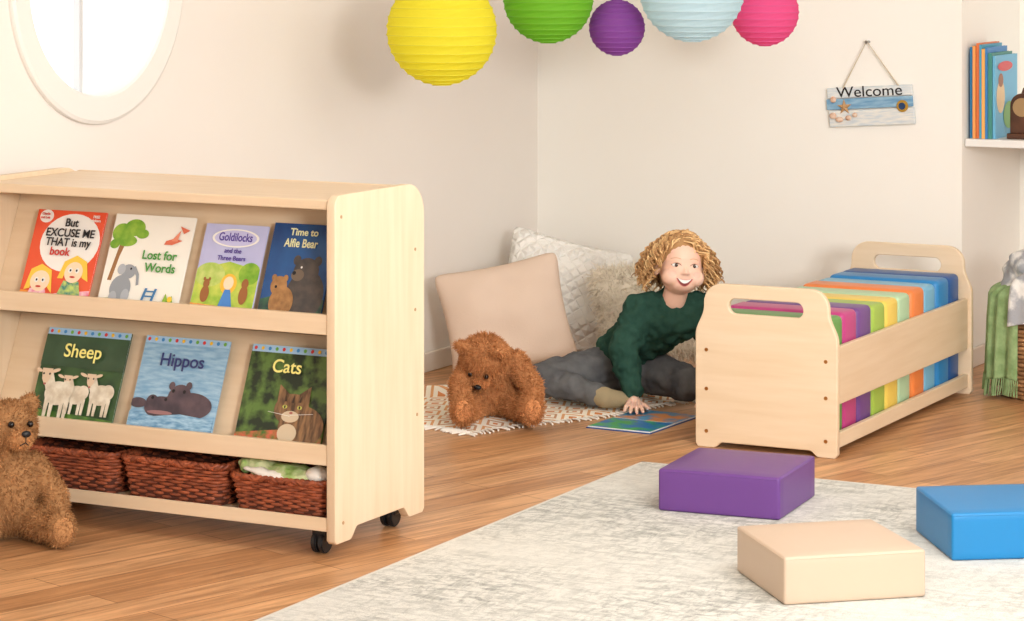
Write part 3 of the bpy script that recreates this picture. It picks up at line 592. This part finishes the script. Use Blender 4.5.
# ------------------------------------------------------------ teddy bears
def teddy(name,loc,rotz,s,rgb,rgb2,hd=(0,-0.015,0.285),hrot=(0,0,0),lean=0,n=15000,furlen=0.012):
    e=empty(name,loc,(0,0,rotz)); e.scale=(s,s,s)
    H=Vector(hd); Rm=Euler(hrot).to_matrix()
    def h(p): return tuple(H+Rm@Vector(p))
    pr=[('e',(0,0,0.125),(0.088,0.078,0.115)),('cap',(0,0,0.12),0.08,(0,lean*0.7,0.18),0.066),('cap',(0,lean,0.2),0.05,tuple(H),0.05),
        ('e',h((0,0,0)),(0.077,0.068,0.068),hrot),('e',h((0,-0.06,-0.018)),(0.036,0.036,0.029),hrot)]
    for sx in (1,-1):
        el=(sx*0.118,lean-0.055,0.115); wr_=(sx*0.112,lean-0.10,0.06)
        pr+=[('e',h((sx*0.06,0.005,0.058)),(0.028,0.015,0.028),hrot),
             ('cap',(sx*0.07,lean,0.185),0.036,el,0.032),('cap',el,0.032,wr_,0.031),
             ('cap',(sx*0.06,-0.02,0.052),0.05,(sx*0.105,-0.145,0.045),0.037),('e',(sx*0.11,-0.17,0.052),(0.038,0.026,0.05))]
    fm=M('plush_'+name,rgb,0.9,rgb2,30,island=0.16,spec=0.12); base=M('plushbase_'+name,tuple(int(c*0.92) for c in rgb),0.95,spec=0.1)
    b=blob('body',pr,0.007,base,e,3)
    fur('plush_fur',b,n,furlen,0.0011,fm,e,0.2,0.5)
    muz=M('muzzle_'+name,tuple(min(255,int(c*1.1)) for c in rgb),0.9,island=0.12,spec=0.1)
    mz=ellipsoid('muzzle',h((0,-0.066,-0.02)),(0.034,0.035,0.027),muz,e,hrot); fur('muzzle_fur',mz,1500,0.007,0.001,muz,e,0.1,0.4)
    ellipsoid('nose',h((0,-0.104,-0.004)),(0.013,0.008,0.009),black,e,hrot)
    for sx in (1,-1):
        ellipsoid(f'eye_{sx}',h((sx*0.027,-0.070,0.016)),(0.0085,0.0085,0.0085),M('eye_glass',(20,12,8),0.1),e)
        pd=ellipsoid(f'paw_pad_{sx}',(sx*0.112,-0.192,0.052),(0.026,0.006,0.034),muz,e); fur(f'paw_fur_{sx}',pd,700,0.006,0.001,fm,e,0.1,0.5)
    tubes('mouth',[[h((0,-0.104,-0.012)),h((0,-0.105,-0.026)),h((0.012,-0.098,-0.034))],[h((0,-0.105,-0.026)),h((-0.012,-0.098,-0.034))]],0.0013,black,e)
    return e
teddy('teddy_bear',(-4.408,5.64,0),TH+0.35,1.0,(180,132,88),(150,106,66),hd=(0.0,-0.02,0.295),hrot=(0.0,0.08,0.30),n=18000,furlen=0.010)
teddy('teddy_bear.001',(-4.085,7.74,0.016),TH+0.1,1.0,(208,146,96),(178,118,72),hd=(-0.035,-0.115,0.215),hrot=(1.15,0.1,-0.45),lean=-0.06,n=26000,furlen=0.013)
# ------------------------------------------------------------ girl
GX,GY=-3.764,8.186
g=empty('child_sitting',(GX,GY,0.010),(0,0,TH))
skin=M('child_skin',(242,202,180),0.5,(238,193,170),10,sss=0.12)
sweater=M('green_sweater',(50,82,70),0.95,(40,70,60),20,bump=0.4,bscale=260,spec=0.1)
pants=M('grey_leggings',(104,104,104),0.95,(84,84,86),16,bump=0.3,bscale=200,spec=0.1)
blob('sweater',[('cap',(-0.055,0.16,0.135),0.096,(0.02,0.08,0.22),0.092),('cap',(0.02,0.08,0.22),0.092,(0.085,0.0,0.288),0.088),
  ('e',(0.10,0.0,0.290),(0.130,0.084,0.082),(0,-0.05,0)),('cap',(0.010,-0.02,0.328),0.050,(0.19,0.0,0.331),0.050),('cap',(0.10,-0.01,0.34),0.058,(0.113,-0.022,0.380),0.043),
  ('cap',(0.000,-0.022,0.320),0.056,(-0.058,-0.05,0.185),0.049),('cap',(-0.058,-0.05,0.185),0.049,(-0.024,-0.080,0.062),0.033),
  ('cap',(0.20,0.0,0.320),0.052,(0.238,0.0,0.19),0.044),('cap',(0.238,0.0,0.19),0.044,(0.225,-0.03,0.07),0.030)],0.006,sweater,g,4,disp=0.026,dscale=0.032)
blob('leggings',[('e',(-0.05,0.17,0.108),(0.115,0.10,0.095)),('cap',(-0.10,0.15,0.10),0.080,(-0.335,0.04,0.080),0.054),('cap',(-0.335,0.04,0.080),0.054,(-0.145,-0.085,0.05),0.036),
  ('cap',(0.02,0.13,0.10),0.080,(0.16,-0.03,0.076),0.056),('cap',(0.16,-0.03,0.076),0.056,(0.03,0.13,0.055),0.040)],0.006,pants,g,4,disp=0.022,dscale=0.04)
sock=M('khaki_sock',(158,142,110),0.9,bump=0.3,bscale=200)
blob('foot_right',[('cap',(-0.15,-0.083,0.05),0.032,(-0.12,-0.10,0.042),0.035),('cap',(-0.12,-0.10,0.040),0.034,(-0.050,-0.078,0.030),0.025)],0.004,sock,g,4)
blob('foot_left',[('cap',(0.04,0.12,0.045),0.03,(-0.02,0.20,0.038),0.028)],0.004,sock,g,4)
def hand(name,Wp,f,s,nrm,mat,parent):
    Wp=Vector(Wp); f=Vector(f).normalized(); nrm=Vector(nrm).normalized(); s=Vector(s).normalized()
    def P(a,b,c): return tuple(Wp+f*a+s*b+nrm*c)
    pr=[('cap',P(-0.02,0,0.012),0.018,P(0.012,0,0.006),0.017)]
    for (b,ln,sp,kn) in ((-0.021,0.031,-0.30,0.046),(-0.007,0.040,-0.10,0.052),(0.007,0.044,0.06,0.053),(0.020,0.038,0.24,0.050)):
        pr.append(('cap',P(0.01,b*0.6,0.002),0.0125,P(kn,b,0.0),0.0085))
        a0=kn; b0=b; c0=0.0
        for k,(fr,dr) in enumerate(zip((0.42,0.32,0.26),(0.003,-0.005,-0.005))):
            a1=a0+ln*fr*math.cos(sp)*1.05; b1=b0+ln*fr*math.sin(sp)*1.05; c1=c0+dr
            pr.append(('cap',P(a0,b0,c0),0.0078-0.0008*k,P(a1,b1,c1),0.0070-0.0008*k)); a0,b0,c0=a1,b1,c1
    pr+=[('cap',P(0.012,0.012,0.0),0.011,P(0.030,0.034,-0.003),0.009),('cap',P(0.030,0.034,-0.003),0.009,P(0.048,0.046,-0.006),0.0072)]
    return blob(name,pr,0.0022,mat,parent,2)
hand('hand_right',(-0.024,-0.090,0.026),(-0.05,-1,-0.12),(1,-0.05,0),(0,-0.12,1),skin,g)
hand('hand_left',(0.222,-0.045,0.024),(0.1,-1,-0.12),(-1,-0.1,0),(0,-0.12,1),skin,g)
# head
hd=empty('head',(0.130,-0.055,0.468),(math.radians(-8),math.radians(5),math.radians(8))); hd.parent=g; hd.scale=(1.10,1.10,1.08)
face=blob('face_and_neck',[('e',(0,0.012,0.025),(0.070,0.086,0.076)),('e',(0,-0.018,-0.015),(0.063,0.066,0.070)),('e',(0,-0.038,-0.053),(0.038,0.038,0.027)),
 ('e',(0.034,-0.046,-0.034),(0.031,0.031,0.028)),('e',(-0.034,-0.046,-0.034),(0.031,0.031,0.028)),('cap',(0,-0.080,-0.004),0.004,(0,-0.089,-0.020),0.0075),('e',(0.0075,-0.084,-0.0225),(0.0055,0.006,0.0045)),('e',(-0.0075,-0.084,-0.0225),(0.0055,0.006,0.0045)),
 ('e',(0.071,0.006,-0.008),(0.010,0.018,0.024),(0,0,0.3)),('e',(-0.071,0.006,-0.008),(0.010,0.018,0.024),(0,0,-0.3)),
 ('cap',(0,0.01,-0.05),0.037,(-0.008,0.03,-0.105),0.036)],0.0032,skin,hd,3)
bv=BVHTree.FromPolygons([v.co.copy() for v in face.data.vertices],[tuple(p.vertices) for p in face.data.polygons])
def prj(x,z,off):
    h=bv.ray_cast(Vector((x,-0.4,z)),Vector((0,1,0)))
    return (x,(h[0].y if h[0] else -0.07)-off,z)
def patch(name,top,bot,off,mat,n=16,rows=5):
    V=[];F=[]
    for i in range(n+1):
        t=i/n; a=top(t); b=bot(t)
        for j in range(rows+1):
            q=j/rows; V.append(prj(a[0]+(b[0]-a[0])*q,a[1]+(b[1]-a[1])*q,off))
    for i in range(n):
        for j in range(rows): k=i*(rows+1)+j; F.append((k,k+1,k+rows+2,k+rows+1))
    return mesh(name,V,F,mat,hd,smooth=True)
lipm=M('lips',(216,132,122),0.4)
def arc(w_,z0,sag): return lambda t:((-1+2*t)*w_,z0-sag*(1-(-1+2*t)**2))
patch('lips',arc(0.0265,-0.037,0.004),arc(0.0265,-0.037,0.0255),0.0008,lipm)
patch('mouth_interior',arc(0.0232,-0.0375,0.0052),arc(0.0232,-0.0375,0.0230),0.0014,M('mouth_dark',(130,52,50),0.5))
patch('teeth',arc(0.0212,-0.0380,0.0045),arc(0.0212,-0.0380,0.0145),0.0019,M('teeth',(250,247,242),0.25))
for sx in (1,-1):
    c=sx*0.0275
    p=prj(c,0.001,0)
    ellipsoid(f'eye_white_{sx}',(c,p[1]+0.0062,0.001),(0.0125,0.0088,0.0068),M('eye_white',(240,237,233),0.25),hd)
    ellipsoid(f'iris_{sx}',(c,p[1]-0.0017,0.001),(0.0056,0.0016,0.0058),M('iris',(84,62,46),0.2),hd)
    ellipsoid(f'pupil_{sx}',(c,p[1]-0.0028,0.001),(0.0028,0.0010,0.0028),black,hd)
    ellipsoid(f'catchlight_{sx}',(c+0.002,p[1]-0.0038,0.0030),(0.0011,0.0005,0.0011),white,hd)
    tubes(f'eyelid_{sx}',[[prj(c+dx,0.0040+0.0070*(1-(dx/0.0155)**2),0.0002) for dx in np.linspace(-0.015,0.015,9)]],0.0022,skin,hd,radii=[0.4,0.8,1,1,1,1,1,0.8,0.4])
    tubes(f'upper_lash_{sx}',[[prj(c+dx,0.0004+0.0072*(1-(dx/0.0145)**2),0.0024) for dx in np.linspace(-0.014,0.014,9)]],0.0008,M('lash',(110,78,56),0.6),hd)
    tubes(f'brow_{sx}',[[prj(c+dx,0.0195+0.004*(1-(dx/0.016)**2),0.0001) for dx in np.linspace(-0.014,0.014,9)]],0.0010,M('brow',(206,164,128),0.8),hd)
    patch(f'cheek_{sx}',lambda t,c=sx*0.038:(c+0.012*math.cos(math.pi*(1-t)),-0.024+0.010*math.sin(math.pi*t)),lambda t,c=sx*0.038:(c+0.012*math.cos(math.pi*(1-t)),-0.024-0.010*math.sin(math.pi*t)),0.0003,M('blush',(241,188,168),0.55),10,4)
tubes('nostrils',[[prj(sx*0.0045,-0.0270,-0.0005),prj(sx*0.0068,-0.0265,-0.0005)] for sx in (1,-1)],0.0009,M('nostril',(204,142,126),0.7),hd)
# hair
ellipsoid('scalp_hair',(0,0.022,0.028),(0.079,0.092,0.080),M('hair_base',(176,134,88),0.8),hd,(math.radians(-18),0,0),32)
hm=[M('hair_gold',(234,194,138),0.5,island=0.16),M('hair_mid',(208,164,110),0.5,island=0.2),M('hair_dark',(172,128,82),0.55,island=0.2)]
paths=[[],[],[]]; rad=[[],[],[]]
cnt=0
cen=np.array([0,0.015,-0.005]); clr=np.array([0.080,0.099,0.110])
while cnt<900:
    d=rng.normal(0,1,3); d/=np.linalg.norm(d)
    if d[2]<-0.62: continue
    if d[1]<-0.25 and d[2]<0.54: continue
    root=np.array([0,0.018,0.026])+d*np.array([0.075,0.088,0.076])
    top=d[2]>0.45
    Ln=rng.uniform(0.07,0.125) if top else rng.uniform(0.045,0.080)
    out=d.copy(); out[2]=0
    if d[1]<0.1 and top: out=np.array([(1.0 if d[0]>-0.12 else -1.0),-0.15+rng.normal(0,0.15),0.0])
    out/=np.linalg.norm(out)+1e-6
    side=np.cross(out,[0,0,1]); side/=np.linalg.norm(side)+1e-6
    turns=rng.uniform(1.6,3.2)*(Ln/0.08); ar=rng.uniform(0.005,0.010); p0=rng.random()*6.28; K_=44; pts=[]
    for k in range(K_):
        t=k/(K_-1); sp=0.52*(1-math.exp(-3*t))+0.10*t*t
        c=root+out*Ln*sp+np.array([0,0,-1])*Ln*(t**1.25)*0.90
        aa=p0+turns*6.28*t; a_=ar*min(1,0.3+t*2)
        rel=(c-cen)/clr; rn=np.linalg.norm(rel)
        if rn<1.06: c=cen+rel/rn*clr*1.06
        nrm_=(c-cen)/clr; nrm_/=np.linalg.norm(nrm_)
        lim=0.069
        if c[1]<-0.02 and c[2]<0.042 and abs(c[0])<lim: c[0]=math.copysign(lim,out[0])
        if c[1]<-0.045 and c[2]<0.046: c[1]=-0.045-(-0.045-c[1])*0.3
        if c[2]<-0.090: c[2]=-0.090-(-0.090-c[2])*0.4
        pts.append(c+side*a_*math.cos(aa)+nrm_*a_*math.sin(aa)*0.9)
    w=int(rng.integers(0,3)); paths[w].append(pts); rad[w].append([0.4+0.9*math.sin(math.pi*min(1,0.15+0.85*k/(K_-1)))**0.6 for k in range(K_)])
    cnt+=1
for w in range(3): tubes(f'curls_{w}',paths[w],0.0020,hm[w],hd,res=1,radii=rad[w])
# ------------------------------------------------------------ open book on the floor
ob=empty('open_picture_book',(-3.640,7.945,0.0),(0,0,TH+math.radians(60)))
o1=C('floor_book_art',(40,120,190),(70,170,90),14,contrast=(0.42,0.58))
box('back_board',(-0.18,-0.115,0.0005),(0.18,0.115,0.003),C('bookblue',(30,80,150)),ob,bev=0.0005)
box('page_block_left',(-0.175,-0.112,0.0032),(-0.002,0.112,0.007),paper,ob,bev=0.001)
box('page_block_right',(0.002,-0.112,0.0032),(0.175,0.112,0.007),paper,ob,bev=0.001)
box('page_art_left',(-0.173,-0.110,0.0072),(-0.003,0.110,0.0076),o1,ob,bev=0)
box('page_art_right',(0.003,-0.110,0.0072),(0.173,0.110,0.0076),C('floor_book_art2',(60,150,200),(220,150,90),14,contrast=(0.45,0.6)),ob,bev=0)
# ------------------------------------------------------------ round basket with throws
rb=empty('woven_basket_with_throws',(-2.635,9.05,0))
rw=M('seagrass',(178,132,88),0.7,(140,98,62),40,island=0.2)
rows=[]
for i in range(20):
    f=i/19; R=0.14+0.03*math.sin(f*2.4); rows.append([((R+0.004*math.sin(20*a+math.pi*(i%2)))*math.cos(a),(R+0.004*math.sin(20*a+math.pi*(i%2)))*math.sin(a),0.010+f*0.27) for a in np.linspace(0,2*math.pi,120,endpoint=False)])
tubes('weave',rows,0.0075,rw,rb,cyclic=True,res=1)
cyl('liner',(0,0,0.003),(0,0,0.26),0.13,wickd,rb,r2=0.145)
def drape(name,a0,a1,z0,z1,R,mat,fr=None,seed=0,folds=14):
    rg=np.random.default_rng(seed); ph=rg.random(4)*6; V=[];F=[]; n,m=70,40
    for i in range(n+1):
        a=a0+(a1-a0)*i/n
        for j in range(m+1):
            t=j/m
            if t<0.3: q=t/0.3; rr=0.06+(R-0.06)*math.sin(q*math.pi/2); z=z1+0.05*math.cos(q*math.pi/2)
            else: q=(t-0.3)/0.7; rr=R+0.010*q; z=z1-(z1-z0)*q
            rr+=0.010*min(1,t*2)*math.sin(folds*(a-a0)+ph[0]+t)+0.004*math.sin(27*a+ph[1])
            z+=0.008*math.sin(6*a+ph[2])*t
            V.append((rr*math.cos(a),rr*math.sin(a),z))
    for i in range(n):
        for j in range(m): k=i*(m+1)+j; F.append((k,k+1,k+m+2,k+m+1))
    o=mesh(name,V,F,mat,rb,smooth=True); md=o.modifiers.new('s','SOLIDIFY'); md.thickness=0.006; bake(o)
    if fr:
        pp=[]
        for i in range(0,n+1,1):
            v=V[i*(m+1)+m]; pp.append([v,(v[0]*1.02,v[1]*1.02,v[2]-0.03),(v[0]*1.03+rg.uniform(-.004,.004),v[1]*1.03,max(0.003,v[2]-0.055))])
        tubes(name+'_fringe',pp,0.0022,fr,rb,res=1)
sage=M('sage_throw',(150,174,122),0.95,(120,146,94),26,bump=0.5,bscale=150)
drape('sage_throw',math.radians(150),math.radians(258),0.07,0.345,0.190,sage,sage,1,20)
grey=M('grey_plaid_throw',(222,220,214),0.95,(158,160,164),14,contrast=(0.45,0.55),bump=0.4,bscale=120)
drape('grey_throw',math.radians(250),math.radians(330),0.26,0.385,0.196,grey,None,3,9)
blob('folded_blankets',[('e',(0,0,0.36),(0.16,0.14,0.08)),('e',(0.02,-0.02,0.44),(0.13,0.12,0.06),(0.2,0.3,0)),('e',(-0.04,0.03,0.42),(0.12,0.11,0.06))],0.01,grey,rb,2,disp=0.03,dscale=0.06)
# ------------------------------------------------------------ lights and camera
def area(name,loc,target,size,power,col=(1,1,1)):
    l=bpy.data.lights.new(name,'AREA'); l.shape='SQUARE'; l.size=size; l.energy=power; l.color=col
    o=bpy.data.objects.new(name,l); COL.objects.link(o); o.location=loc
    o.rotation_euler=(Vector(target)-Vector(loc)).to_track_quat('-Z','Y').to_euler(); return o
area('key_softbox_light',(2.2,0.9,2.3),(-3.9,7.8,0.7),1.5,500,(1.0,0.99,0.965))
area('ceiling_bounce_light',(-1.6,6.0,2.42),(-3.2,8.2,0.3),2.4,92,(0.99,0.99,0.98))
wd=bpy.data.worlds.new('world'); scn.world=wd; wd.use_nodes=True
wd.node_tree.nodes['Background'].inputs[0].default_value=(0.975,0.99,1.0,1); wd.node_tree.nodes['Background'].inputs[1].default_value=1.14
cam=bpy.data.cameras.new('camera'); co=bpy.data.objects.new('camera',cam); COL.objects.link(co)
co.location=(0,0,1.56); co.rotation_euler=(math.pi/2,0,TH); cam.lens=2700/1024*36; cam.sensor_width=36; cam.shift_y=-370.5/1024; cam.clip_end=100
scn.camera=co
scn.view_settings.view_transform='Standard'; scn.view_settings.look='None'; scn.view_settings.exposure=0
